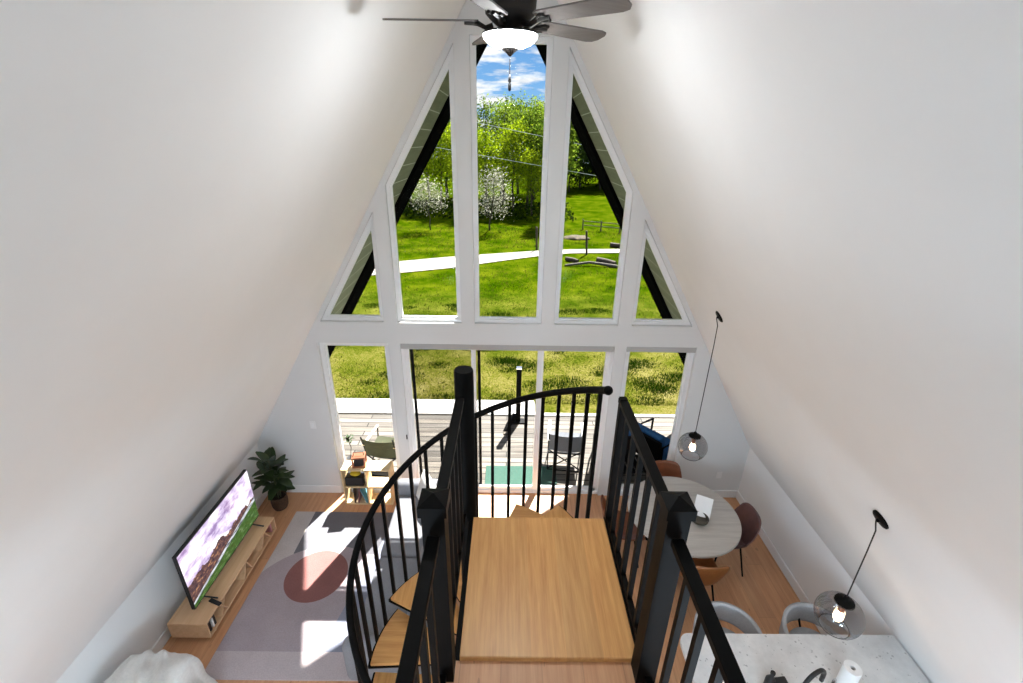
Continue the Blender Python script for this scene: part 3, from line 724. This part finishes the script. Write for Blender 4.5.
def stool(x, y, rz, label):
    o = thing('counter_stool', label, 'stool', (x, y, 0), rz, 'grey barrel back counter stools')
    m = MB(); m.lathe([(0, .57), (.19, .57), (.215, .60), (.21, .645), (.17, .66), (0, .665)], 32); m.build('seat', 'greyfab', o, 180)
    def f(u, v):
        a = R(-118 + 236 * u) + PI / 2; e = abs(u - .5) * 2; top = .87 - .09 * e ** 3; r = .258 + .012 * v
        c = max(0, e - .88) / .12
        return Vector((r * math.cos(a), r * math.sin(a), (.67 + .03 * c) + (top - .67 - .06 * c) * v))
    m = MB(); m.surf(f, 40, 8, .032); m.build('backrest', 'greyfab', o, 180)
    m = MB(); m.tube([(.20 * math.cos(t_ * PI / 12), .20 * math.sin(t_ * PI / 12), .585) for t_ in range(25)], .012, 6)
    for a in (-10, 190, 90): m.tube([(.18 * math.cos(R(a)), .18 * math.sin(R(a)), .59), (.275 * math.cos(R(a)), .275 * math.sin(R(a)), .70)], .011, 6)
    m.build('back_support', 'black', o)
    for a in (45, 135, 225, 315): m = MB(); m.tube([(.13 * math.cos(R(a)), .13 * math.sin(R(a)), .58), (.24 * math.cos(R(a)), .24 * math.sin(R(a)), 0)], [.013, .010], 8); m.build('leg', 'black', o)
    m = MB(); m.tube([(.2 * math.cos(t_ * PI / 12), .2 * math.sin(t_ * PI / 12), .22) for t_ in range(25)], .008, 6); m.build('footrest', 'black', o)
stool(2.02, -2.66, R(0), 'grey barrel back stool at the counter, the one closer to the stair')
stool(2.83, -2.66, R(0), 'grey barrel back stool at the counter, the one closer to the right wall')

# tap and things on the counter
fc = thing('faucet', 'black gooseneck kitchen tap on the flecked counter', 'tap', (2.235, -3.27, .911), R(22))
m = MB(); m.lathe([(0, 0), (.03, 0), (.03, .012), (.02, .02), (.02, .05), (0, .05)], 20); m.build('base', 'blackplastic', fc, 40)
m = MB(); m.tube([(0, 0, .03), (0, 0, .26)] + [(.105 - .105 * math.cos(R(a)), 0, .26 + .105 * math.sin(R(a))) for a in range(10, 181, 17)] + [(.21, 0, .20)], .016, 10); m.build('spout', 'blackplastic', fc, 180)
m = MB(); m.tube([(0, -.02, .04), (-.03, -.04, .06), (-.07, -.055, .075)], [.011, .008, .007], 8); m.build('handle', 'blackplastic', fc, 180)
pt = thing('paper_towel', 'white paper towel roll standing on the counter under the pendant', 'paper towel', (2.70, -3.13, .911))
m = MB(); m.lathe([(.018, .002), (.062, .002), (.062, .25), (.018, .25), (.018, .002)], 32); m.build('roll', 'paper', pt, 40)
m = MB(); m.lathe([(0, 0), (.016, 0), (.0165, .225), (0, .23)], 16); m.build('core', 'blackplastic', pt, 40)
m = MB(); m.lathe([(0, 0), (.032, 0), (.036, .02), (.036, .10), (.014, .14), (.014, .165), (.018, .168), (.018, .185), (0, .185)], 20)
tag(m.build('soap_bottle', 'blackplastic', None, 50, loc=(2.10, -3.13, .911)), 'black bottle on the counter left of the tap', 'bottle')
m = MB(); m.box((-.05, -.035, 0), (.05, .035, .06), bev=.012, rot=(0, R(-14), 0)); tag(m.build('sponge_caddy', 'blackplastic', None, 60, loc=(2.20, -3.12, .917)), 'small black caddy on the counter beside the tap', 'caddy')
for i, (x, y) in enumerate(((2.60, -3.14), (2.63, -3.11))):
    o = thing('glass_jar', ('small clear jar beside the paper towel roll, with black lid', 'small clear jar touching the paper towel roll')[i], 'jar', (x, y, .911), 0, 'jars on the counter')
    m = MB(); m.lathe([(0, 0), (.014, 0), (.014, .05), (.010, .058)], 14); m.build('jar_body', 'smoke', o, 60)
    m = MB(); m.lathe([(0, .072), (.011, .072), (.011, .057), (0, .057)], 14); m.build('lid', 'blackplastic' if i == 0 else 'chrome', o, 40)

# ------------------------------------------------------------------ deck and what stands on it
ZD = -.08
m = MB(); m.box((-4.6, .16, ZD - .12), (4.6, 2.25, ZD)); struct(m.build('deck_floor', 'deck'))
m = MB(); m.box((-7, 2.27, -.25), (.55, 2.80, -.06)); m.box((.55, 2.27, -.25), (6, 2.36, -.07)); struct(m.build('path', 'concrete'))
m = MB(); m.box((-.33, .27, ZD), (.80, .74, ZD + .012), bev=.004, seg=1); tag(m.build('door_mat', 'mat_green'), 'green mat on the deck outside the sliding door', 'mat')

def camp_chair(x, y, rz, mat, label, W=.54):
    o = thing('camp_chair', label, 'chair', (x, y, ZD), rz, 'folding chairs on the deck')   # back toward -y
    h = W / 2
    m = MB()
    def back(u, v): return Vector(((u - .5) * W, -.20 - .10 * v - .05 * math.sin(PI * u) , .40 + .36 * v))
    m.surf(back, 10, 6, .006); m.build('backrest', mat, o, 60)
    m = MB()
    def seat(u, v): return Vector(((u - .5) * W, -.22 + .46 * v, .40 + .03 * v - .04 * math.sin(PI * u) * math.sin(PI * v)))
    m.surf(seat, 8, 6, .006); m.build('seat', mat, o, 60)
    for s in (-1, 1):
        m = MB(); m.tube([(s * h, -.32, .80), (s * h, -.20, .40), (s * h, .24, 0)], .011, 6); m.build('leg', 'black', o)
        m = MB(); m.tube([(s * h, .26, .62), (s * h, .24, .42), (s * h, -.22, 0)], .011, 6); m.build('leg', 'black', o)
        m = MB(); m.box((s * h - .022, -.28, .615), (s * h + .022, .28, .63), bev=.005); m.build('armrest', 'pine' if mat == 'olive' else 'trim', o)
    for y_ in (-.22, .24): m = MB(); m.bar((-h, y_, .012), (h, y_, .012), .016); m.build('cross_bar', 'black', o)
    m = MB(); m.bar((-h, -.2, .02), (h, -.2, .39), .014); m.bar((h, -.2, .02), (-h, -.2, .39), .014); m.build('cross_brace', 'black', o)
    return o
camp_chair(-1.90, .66, R(-8), 'olive', 'folding chair with olive canvas back on the deck outside the left window', .50)
camp_chair(.96, .86, R(-6), 'mesh', 'folding chair with grey mesh back on the deck outside the sliding door', .54)

def lounge(x, y, rz, label):
    o = thing('patio_armchair', label, 'chair', (x, y, ZD), rz, 'black patio armchairs')      # faces +x
    for s in (-1, 1):
        m = MB(); m.tube([(.30, s * .32, 0), (.30, s * .32, .60), (-.36, s * .32, .66), (-.30, s * .32, 0)], .02, 4, True, True); m.build('side_frame', 'black', o)
    m = MB(); m.box((-.30, -.32, .26), (.30, .32, .30)); m.build('seat_frame', 'black', o)
    m = MB(); m.box((-.37, -.31, .30), (-.33, .31, .76), rot=(0, R(-12), 0)); m.build('backrest', 'black', o)
    m = MB(); m.box((-.28, -.29, .30), (.30, .29, .41), bev=.04, seg=4); m.build('seat_cushion', 'blue', o, 180)
    m = MB(); m.box((-.32, -.28, .40), (-.20, .28, .80), bev=.045, seg=4, rot=(0, R(-12), 0)); m.build('back_cushion', 'blue', o, 180)
lounge(2.46, .86, R(38), 'black framed patio armchair with blue cushions by the right edge of the right window')
lounge(1.80, .98, R(75), 'black framed patio armchair with blue cushions seen through the right landing railing')
tt = thing('patio_table', 'low black slatted table on the deck outside the right window', 'table', (1.86, .42, ZD), R(6))
m = MB()
for i in range(6): m.box((-.30 + .102 * i, -.20, .33), (-.225 + .102 * i, .20, .35))
m.box((-.30, -.20, .31), (.30, -.17, .33)); m.box((-.30, .17, .31), (.30, .20, .33)); m.build('tabletop', 'black', tt)
for x in (-.28, .28):
    for y in (-.18, .18): m = MB(); m.box((x - .014, y - .014, 0), (x + .014, y + .014, .31)); m.build('leg', 'black', tt)

ps = thing('deck_post', 'black square post with an angled bracket at its foot near the deck edge', 'post', (.21, 2.08, ZD))
m = MB(); m.box((-.045, -.045, 0), (.045, .045, 1.13)); m.build('post', 'black', ps)
m = MB(); m.box((-.048, -.048, 1.13), (.048, .048, 1.145)); m.build('post_cap', 'chrome', ps)
m = MB(); m.box((-.12, -.10, 0), (.12, .06, .02)); m.build('base_plate', 'black', ps)
m = MB(); m.tube([(-.06, -.05, .16), (-.17, -.22, .07), (-.24, -.36, .012)], [.07, .06, .04], 6); m.build('bracket', 'black', ps)
m = MB(); m.box((-.27, -.46, .001), (-.19, -.33, .02)); m.build('foot_plate', 'palewood', ps)
dp = thing('dark_houseplant', 'small dark wiry plant on the deck at the left edge of the left window', 'plant', (-2.56, .78, ZD))
m = MB(); m.lathe([(0, 0), (.05, 0), (.065, .10), (.055, .10), (0, .09)], 16); m.build('pot', 'blackplastic', dp, 50)
m = MB(); m.tube([(0, 0, .09), (.03, .02, .3), (-.01, 0, .52)], .006, 6); m.build('stem', 'bark', dp)
m = MB()
for i in range(16): leaf(m, Vector((rl.uniform(-.02, .05), rl.uniform(-.03, .03), rl.uniform(.36, .54))), rl.uniform(0, 6.28), R(rl.uniform(-10, 50)), rl.uniform(.08, .14), .035)
m.build('foliage', 'fiddle', dp, 180, recalc=False)

# ------------------------------------------------------------------ land beyond
def gz(x, y):
    z = -.16 - .10 * min(1, max(0, (y - 3) / 8))
    z += .02 * max(0, y - 18) * min(1, max(0, (y - 18) / 8)) * (1 if x < 4 else .6)
    return z + .05 * noise.noise(Vector((x * .25, y * .25, 0))) * min(1, max(0, (y - 3) / 3))
m = MB(); ny, nx = 70, 70
ys = [2.2 + 90 * (i / ny) ** 1.8 for i in range(ny + 1)]
g = [[m.b.verts.new(((j / nx - .5) * (26 + 1.5 * y), y, gz((j / nx - .5) * (26 + 1.5 * y), y))) for j in range(nx + 1)] for y in ys]
for i in range(ny):
    for j in range(nx): m.b.faces.new((g[i][j], g[i][j + 1], g[i + 1][j + 1], g[i + 1][j]))
struct(m.build('lawn', 'lawn', None, 180))
m = MB(); m.box((-30, -14, -.6), (30, 2.2, -.30)); struct(m.build('ground', 'lawn'))
# gravel road
cl_ = [(-16, 9.6), (-9, 12.2), (-4.7, 14.0), (-1.5, 15.6), (1.5, 17.1), (4.5, 17.75), (9, 18.2), (18, 18.6)]
def cat(p, n=6):
    out = []
    for i in range(len(p) - 1):
        a, b, c, d = (Vector(p[max(0, min(len(p) - 1, i + k))]) for k in (-1, 0, 1, 2))
        for j in range(n):
            t_ = j / n; out.append(.5 * ((2 * b) + (c - a) * t_ + (2 * a - 5 * b + 4 * c - d) * t_ * t_ + (3 * b - a - 3 * c + d) * t_ ** 3))
    return out + [Vector(p[-1])]
cl2 = cat(cl_); m = MB(); rows = []
for i, p in enumerate(cl2):
    d = (cl2[min(i + 1, len(cl2) - 1)] - cl2[max(i - 1, 0)]).normalized(); nn = Vector((-d.y, d.x))
    w = 1.0 if p.x < -3 else max(.42, 1.0 - .10 * (p.x + 3))
    rows.append([m.b.verts.new((p.x + nn.x * s * w, p.y + nn.y * s * w, gz(p.x + nn.x * s * w, p.y + nn.y * s * w) + .03)) for s in (-1, -.4, .4, 1)])
for A, B in zip(rows, rows[1:]):
    for j in range(3): m.b.faces.new((A[j], B[j], B[j + 1], A[j + 1]))
struct(m.build('road', 'gravel', None, 180))

# grass blades: one uncountable mass, and the darker clumps
def blades(m, x, y, h, w, r):
    z = gz(x, y) - .02; a = r.uniform(0, PI); lean = r.uniform(-.5, .5) * h, r.uniform(-.5, .5) * h
    dx, dy = math.cos(a) * w / 2, math.sin(a) * w / 2
    m.b.faces.new((m.b.verts.new((x - dx, y - dy, z)), m.b.verts.new((x + dx, y + dy, z)), m.b.verts.new((x + lean[0], y + lean[1], z + h))))
rg = random.Random(11); m = MB()
def on_road(x, y):
    return any(abs(p.x - x) < 1.4 and abs(p.y - y) < 1.15 for p in cl2)
for i in range(64000):
    y = 2.85 + 21 * rg.random() ** 1.7; x = rg.uniform(-1, 1) * (3.6 + .62 * (y - 2.8))
    if on_road(x, y): continue
    d = noise.noise(Vector((x * .9, y * .9, 3)))
    if rg.random() > .6 + d: continue
    blades(m, x, y, rg.uniform(.03, .075) * (1 + .06 * max(0, y - 5)), rg.uniform(.012, .028) * (1 + .05 * y), rg)
o = m.build('grass', 'grass', recalc=False); tag(o, 'loose grass blades growing all over the lawn behind the house', 'grass', None, 'stuff')
m = MB()
for c in range(70):
    y = 2.95 + 6.5 * rg.random() ** 1.2; x = rg.uniform(-1, 1) * (3.6 + .62 * (y - 2.8)); rr = rg.uniform(.14, .36)
    for i in range(int(520 * (rr / .3) ** 2)):
        a = rg.uniform(0, 6.28); q = rr * math.sqrt(rg.random())
        blades(m, x + q * 1.7 * math.cos(a), y + q * math.sin(a), rg.uniform(.05, .11) * (1.25 - q / rr * .8), .026, rg)
o = m.build('grass', 'tuft', recalc=False); tag(o, 'dark green grass clumps dotted over the dry lawn by the deck', 'grass', None, 'stuff')

# trees
def tree_meshes(seed, H, spread, nleaf, lsize, nbr=16, low=.3, lean=0):
    r = random.Random(seed); tm = MB(); cmb = MB()
    top = Vector((r.uniform(-.3, .3) + lean, r.uniform(-.3, .3), H * .96))
    tr = [Vector((0, 0, -.15)).lerp(top, k / 6) + Vector((r.uniform(-.08, .08), r.uniform(-.08, .08), 0)) * (0 if k in (0,) else 1) for k in range(7)]
    tm.tube(tr, [.017 * H * (1 - .85 * k / 6) for k in range(7)], 7)
    ends = []
    for b in range(nbr):
        u = low + (1 - low) * (b + .5) / nbr; i = min(5, int(u * 6)); p = tr[i].lerp(tr[i + 1], u * 6 - i)
        a = b * 2.4 + r.uniform(-.4, .4); L = spread * (1.05 - .75 * u ** 1.5) * r.uniform(.7, 1.1)
        q = p + Vector((math.cos(a) * L, math.sin(a) * L, L * r.uniform(.35, .9)))
        md = p.lerp(q, .5) + Vector((0, 0, .1 * L)); rad = .006 * H * (1.1 - u)
        tm.tube([p, md, q], [rad, rad * .7, rad * .3], 5)
        for k in (.45, .7, .95): ends.append((p.lerp(q, k), L))
        for s in (-1, 1):
            q2 = md + Vector((math.cos(a + s * .9) * L * .5, math.sin(a + s * .9) * L * .5, L * .35)); tm.tube([md, q2], [rad * .5, rad * .2], 4); ends.append((q2, L))
    ends.append((top, spread * .5))
    for i in range(nleaf):
        c, L = r.choice(ends); sg = .17 * spread + .08
        p = c + Vector((r.gauss(0, sg), r.gauss(0, sg), r.gauss(0, sg * .8)))
        if p.z < low * H * .6: continue
        s = lsize * r.uniform(.6, 1.3); n = Vector((r.gauss(0, 1), r.gauss(0, 1), r.gauss(0, 1))).normalized(); a = n.orthogonal().normalized(); b = n.cross(a)
        cmb.b.faces.new([cmb.b.verts.new(p + a * s * x + b * s * y * .7) for x, y in ((-1, 0), (0, -.75), (1, 0), (0, .75))])
    return tm, cmb
def tree(name, label, mat, loc, group=None, barkm='bark', **kw):
    o = thing(name, label, 'tree', loc, 0, group); tm, cm = tree_meshes(**kw)
    tm.build('trunk', barkm, o, 180); cm.build('crown', mat, o, recalc=False); return o
def put(x, y): return (x, y, gz(x, y))
G = 'woodland trees beyond the road'
LB = {'lime': 'lime green young tree among the trees beyond the road', 'mid': 'mid green tall tree among the trees beyond the road', 'sparse': 'thinly leaved tree among the trees beyond the road'}
pr = {'lime': tree('woodland_tree', LB['lime'], 'leaf_lime', put(-3.2, 29), G, seed=1, H=5.6, spread=1.7, nleaf=3600, lsize=.085),
      'mid': tree('woodland_tree', LB['mid'], 'leaf_mid', put(1.2, 31), G, seed=2, H=6.7, spread=1.9, nleaf=3800, lsize=.085, low=.3),
      'sparse': tree('woodland_tree', LB['sparse'], 'leaf_mid', put(-.6, 33), G, seed=5, H=7.2, spread=1.7, nleaf=2000, lsize=.09, low=.4)}
spots = [('lime', -1.6, 28, .95), ('lime', .2, 30, 1.05), ('lime', -5.2, 30, 1.0), ('lime', -7.6, 31, 1.1), ('mid', -4.2, 33, 1.0), ('mid', -6.6, 34, 1.1), ('sparse', -2.2, 36, 1.08),
         ('mid', 2.4, 29, .9), ('mid', 3.0, 33, 1.05), ('sparse', 1.9, 36, 1.1), ('lime', 1.5, 28, .75), ('mid', -9.0, 35, 1.15), ('lime', -9.6, 30, .95), ('mid', -.9, 38, 1.12), ('mid', .7, 40, 1.2),
         ('sparse', -5.6, 37, 1.1), ('sparse', 3.6, 38, 1.1), ('mid', -11, 33, 1.1), ('lime', -3.8, 38, 1.15), ('mid', 2.6, 42, 1.15)]
for i, (k, x, y, s) in enumerate(spots): dup(pr[k], put(x, y), i * 1.9, LB[k], (s, s, s * .96))
tree('roadside_tree', 'tall slim leafy tree at the left edge of the right hand meadow', 'leaf_mid', put(3.35, 26.5), None, seed=9, H=7.2, spread=1.15, nleaf=3400, lsize=.1, low=.42)
cf = tree('dark_tree', 'dark evergreen at the far end of the right hand meadow', 'leaf_dark', put(9.5, 46), 'dark trees behind the meadow', seed=12, H=5.6, spread=1.9, nleaf=2600, lsize=.16, low=.1)
for i, (x, y, s) in enumerate(((6.0, 44, .95), (7.6, 48, 1.2), (11.6, 47, 1.0), (13.6, 45, 1.1), (15.8, 48, 1.25), (5.0, 48, 1.25), (18, 47, 1.2), (10.4, 52, 1.5), (13, 54, 1.6))): dup(cf, put(x, y), i * 1.3, None, (s, s, s))
tree('blossom_tree', 'white blossoming apple tree left of the centre mullion, above its own shadow', 'blossom', put(-4.75, 22.6), None, seed=21, H=2.5, spread=1.35, nleaf=1700, lsize=.055, nbr=18, low=.42)
tree('blossom_tree', 'white blossoming tree seen through the tall centre window', 'blossom', put(-1.25, 22.8), None, seed=22, H=3.3, spread=1.25, nleaf=1700, lsize=.055, nbr=20, low=.2)
# undergrowth under the wood
m = MB(); ru = random.Random(31)
for i in range(3600):
    x = ru.uniform(-13, 4.4); y = ru.uniform(26, 33) ; h = abs(ru.gauss(0, .3)); p = Vector((x, y, gz(x, y) + h)); s = ru.uniform(.06, .15)
    n = Vector((ru.gauss(0, 1), ru.gauss(0, 1), ru.gauss(0, 1))).normalized(); a = n.orthogonal().normalized(); b = n.cross(a)
    m.b.faces.new([m.b.verts.new(p + a * s * q + b * s * w) for q, w in ((-1, 0), (0, -.6), (1, 0), (0, .6))])
tag(m.build('undergrowth', 'leaf_dark', recalc=False), 'dark leafy undergrowth at the foot of the trees beyond the road', 'undergrowth', None, 'stuff')

# posts, fence, logs, wires
for x, y, h, tx, lab in ((1.37, 17.9, 1.15, -.05, 'dark leaning post beside the road, left of the right window mullion'), (3.78, 17.0, 1.15, -.10, 'thin dark post standing alone at the near edge of the road in the right window')):
    m = MB(); m.tube([(0, 0, -.1), (tx, 0, h)], .05, 8); tag(m.build('field_post', 'bark', None, 60, loc=put(x, y)), lab, 'post')
fe = thing('rail_fence', 'weathered post and rail fence crossing the right hand meadow', 'fence', put(4.5, 23.6))
fp = [(0, 0), (1.05, -.45), (2.1, -.95), (3.2, -1.5), (4.4, -2.1)]
for px, py in fp: m = MB(); m.tube([(px, py, -.1), (px, py, .62)], .04, 7); m.build('post', 'palewood', fe)
for z in (.28, .52): m = MB(); m.tube([(px, py, z) for px, py in fp], .026, 6); m.build('rail', 'palewood', fe)
def log(pts, r0, r1, loc, label, mat='palewood'):
    m = MB(); n = len(pts); m.tube(pts, [r0 + (r1 - r0) * i / (n - 1) for i in range(n)], 8); tag(m.build('fallen_log', mat, None, 60, loc=loc), label, 'log', 'fallen logs on the lawn')
log([(0, 0, .04), (.5, .1, .08), (1.1, .12, .16), (1.7, .05, .10), (2.3, -.1, .05)], .05, .07, put(2.45, 14.6), 'long thin pale log lying across the lawn in the right window')
log([(0, 0, .10), (.3, -.2, .11), (.5, -.4, .09)], .10, .09, put(2.6, 15.6), 'short dark log behind the left end of the long pale log', 'bark')
log([(0, 0, .14), (.35, -.3, .15), (.7, -.6, .12)], .14, .12, put(4.0, 15.3), 'thick dark log at the right end of the long pale log', 'bark')
log([(0, 0, .12), (.5, -.2, .12), (1.0, -.5, .12)], .12, .10, put(5.3, 18.9), 'dark log lying beyond the road near the fence', 'bark')
m = MB(); m.ball((0, 0, 0), 1, 24, 8, (.8, .5, .16)); 
for v in m.b.verts: v.co += Vector((0, 0, .07 * noise.noise(v.co * 4)))
tag(m.build('dirt_mound', simple('dry_brush', srgb(70, 58, 32), .95, var=.4, scale=9, bump=.4), None, 180, loc=put(3.75, 20.9)), 'low brown mound of dry brush on the meadow before the fence', 'mound')
for z0, z1, lab in ((8.9, 1.9, 'upper thin power line crossing before the trees'), (6.7, 0.6, 'lower thin power line crossing before the trees')):
    m = MB(); m.tube([(-20 + 40 * i / 30, 24 + 3 * i / 30, z0 + (z1 - z0) * i / 30) for i in range(31)], .010, 5)
    tag(m.build('power_line', 'paper'), lab, 'power line', 'power lines')

# ------------------------------------------------------------------ sky, sun, lamps
w = bpy.data.worlds.new('sky'); scn.world = w; w.use_nodes = True; nt = w.node_tree; nt.nodes.clear()
t = NT.__new__(NT); t.t = nt; t.m = None; t.out = nt.nodes.new('ShaderNodeOutputWorld')
tc = t.coord('Generated'); sp = t.n('SeparateXYZ'); t.l(tc, sp.inputs[0])
grad = t.ramp(sp.outputs[2], [(0, srgb(158, 180, 202)), (.08, srgb(104, 148, 190)), (.2, srgb(74, 122, 176)), (.6, srgb(60, 110, 180))])
den = t.math('ADD', t.math('MAXIMUM', sp.outputs[2], 0.0), .16)
cb = t.n('CombineXYZ'); t.l(t.math('DIVIDE', sp.outputs[0], den), cb.inputs[0]); t.l(t.math('DIVIDE', sp.outputs[1], den), cb.inputs[1])
cn = t.noise(t.mapping(cb.outputs[0], (.9, 1.2, 1), loc=(3.1, 1.4, 0)), 2.6, 7, .58)
cm = t.ramp(cn, [(.45, (0, 0, 0, 1)), (.57, (1, 1, 1, 1))])
cc = t.ramp(t.noise(t.mapping(cb.outputs[0], (1, 1.2, 1), loc=(9, 4, 0)), 5, 5), [(.3, srgb(172, 176, 184)), (.6, srgb(214, 214, 214))])
bg = t.n('Background'); t.l(t.mix(cm, grad, cc), bg.inputs[0]); bg.inputs[1].default_value = .85
t.l(bg.outputs[0], t.out.inputs[0])

sd_ = bpy.data.lights.new('sun', 'SUN'); sd_.energy = 13.2; sd_.angle = R(.6); sd_.color = (1, .98, .95)
so_ = bpy.data.objects.new('sun', sd_); COL.objects.link(so_)
d = Vector((-.40, -1, -1.35)).normalized(); so_.rotation_euler = d.to_track_quat('-Z', 'Y').to_euler(); so_.location = (6, 12, 16)

# ------------------------------------------------------------------ camera
def camera():
    f, p, y, r, cx, cy, cz = 459.24, .413865, .0063086, .0164072, .0153174, -5.3571876, 4.8444297
    fw = Vector((math.sin(y) * math.cos(p), math.cos(y) * math.cos(p), -math.sin(p))); rt = Vector((math.cos(y), -math.sin(y), 0)); up = rt.cross(fw)
    r2 = rt * math.cos(r) + up * math.sin(r); u2 = -rt * math.sin(r) + up * math.cos(r)
    cd = bpy.data.cameras.new('camera'); cd.sensor_width = 36; cd.lens = f / 1023 * 36; cd.clip_start = .05; cd.clip_end = 400
    co = bpy.data.objects.new('camera', cd); COL.objects.link(co)
    co.matrix_world = Matrix(((r2.x, u2.x, -fw.x, cx), (r2.y, u2.y, -fw.y, cy), (r2.z, u2.z, -fw.z, cz), (0, 0, 0, 1)))
    scn.camera = co
camera()
vs = scn.view_settings
vs.view_transform = 'Standard'; vs.look = 'None'; vs.gamma = 1; vs.use_curve_mapping = False; vs.exposure = 1.1
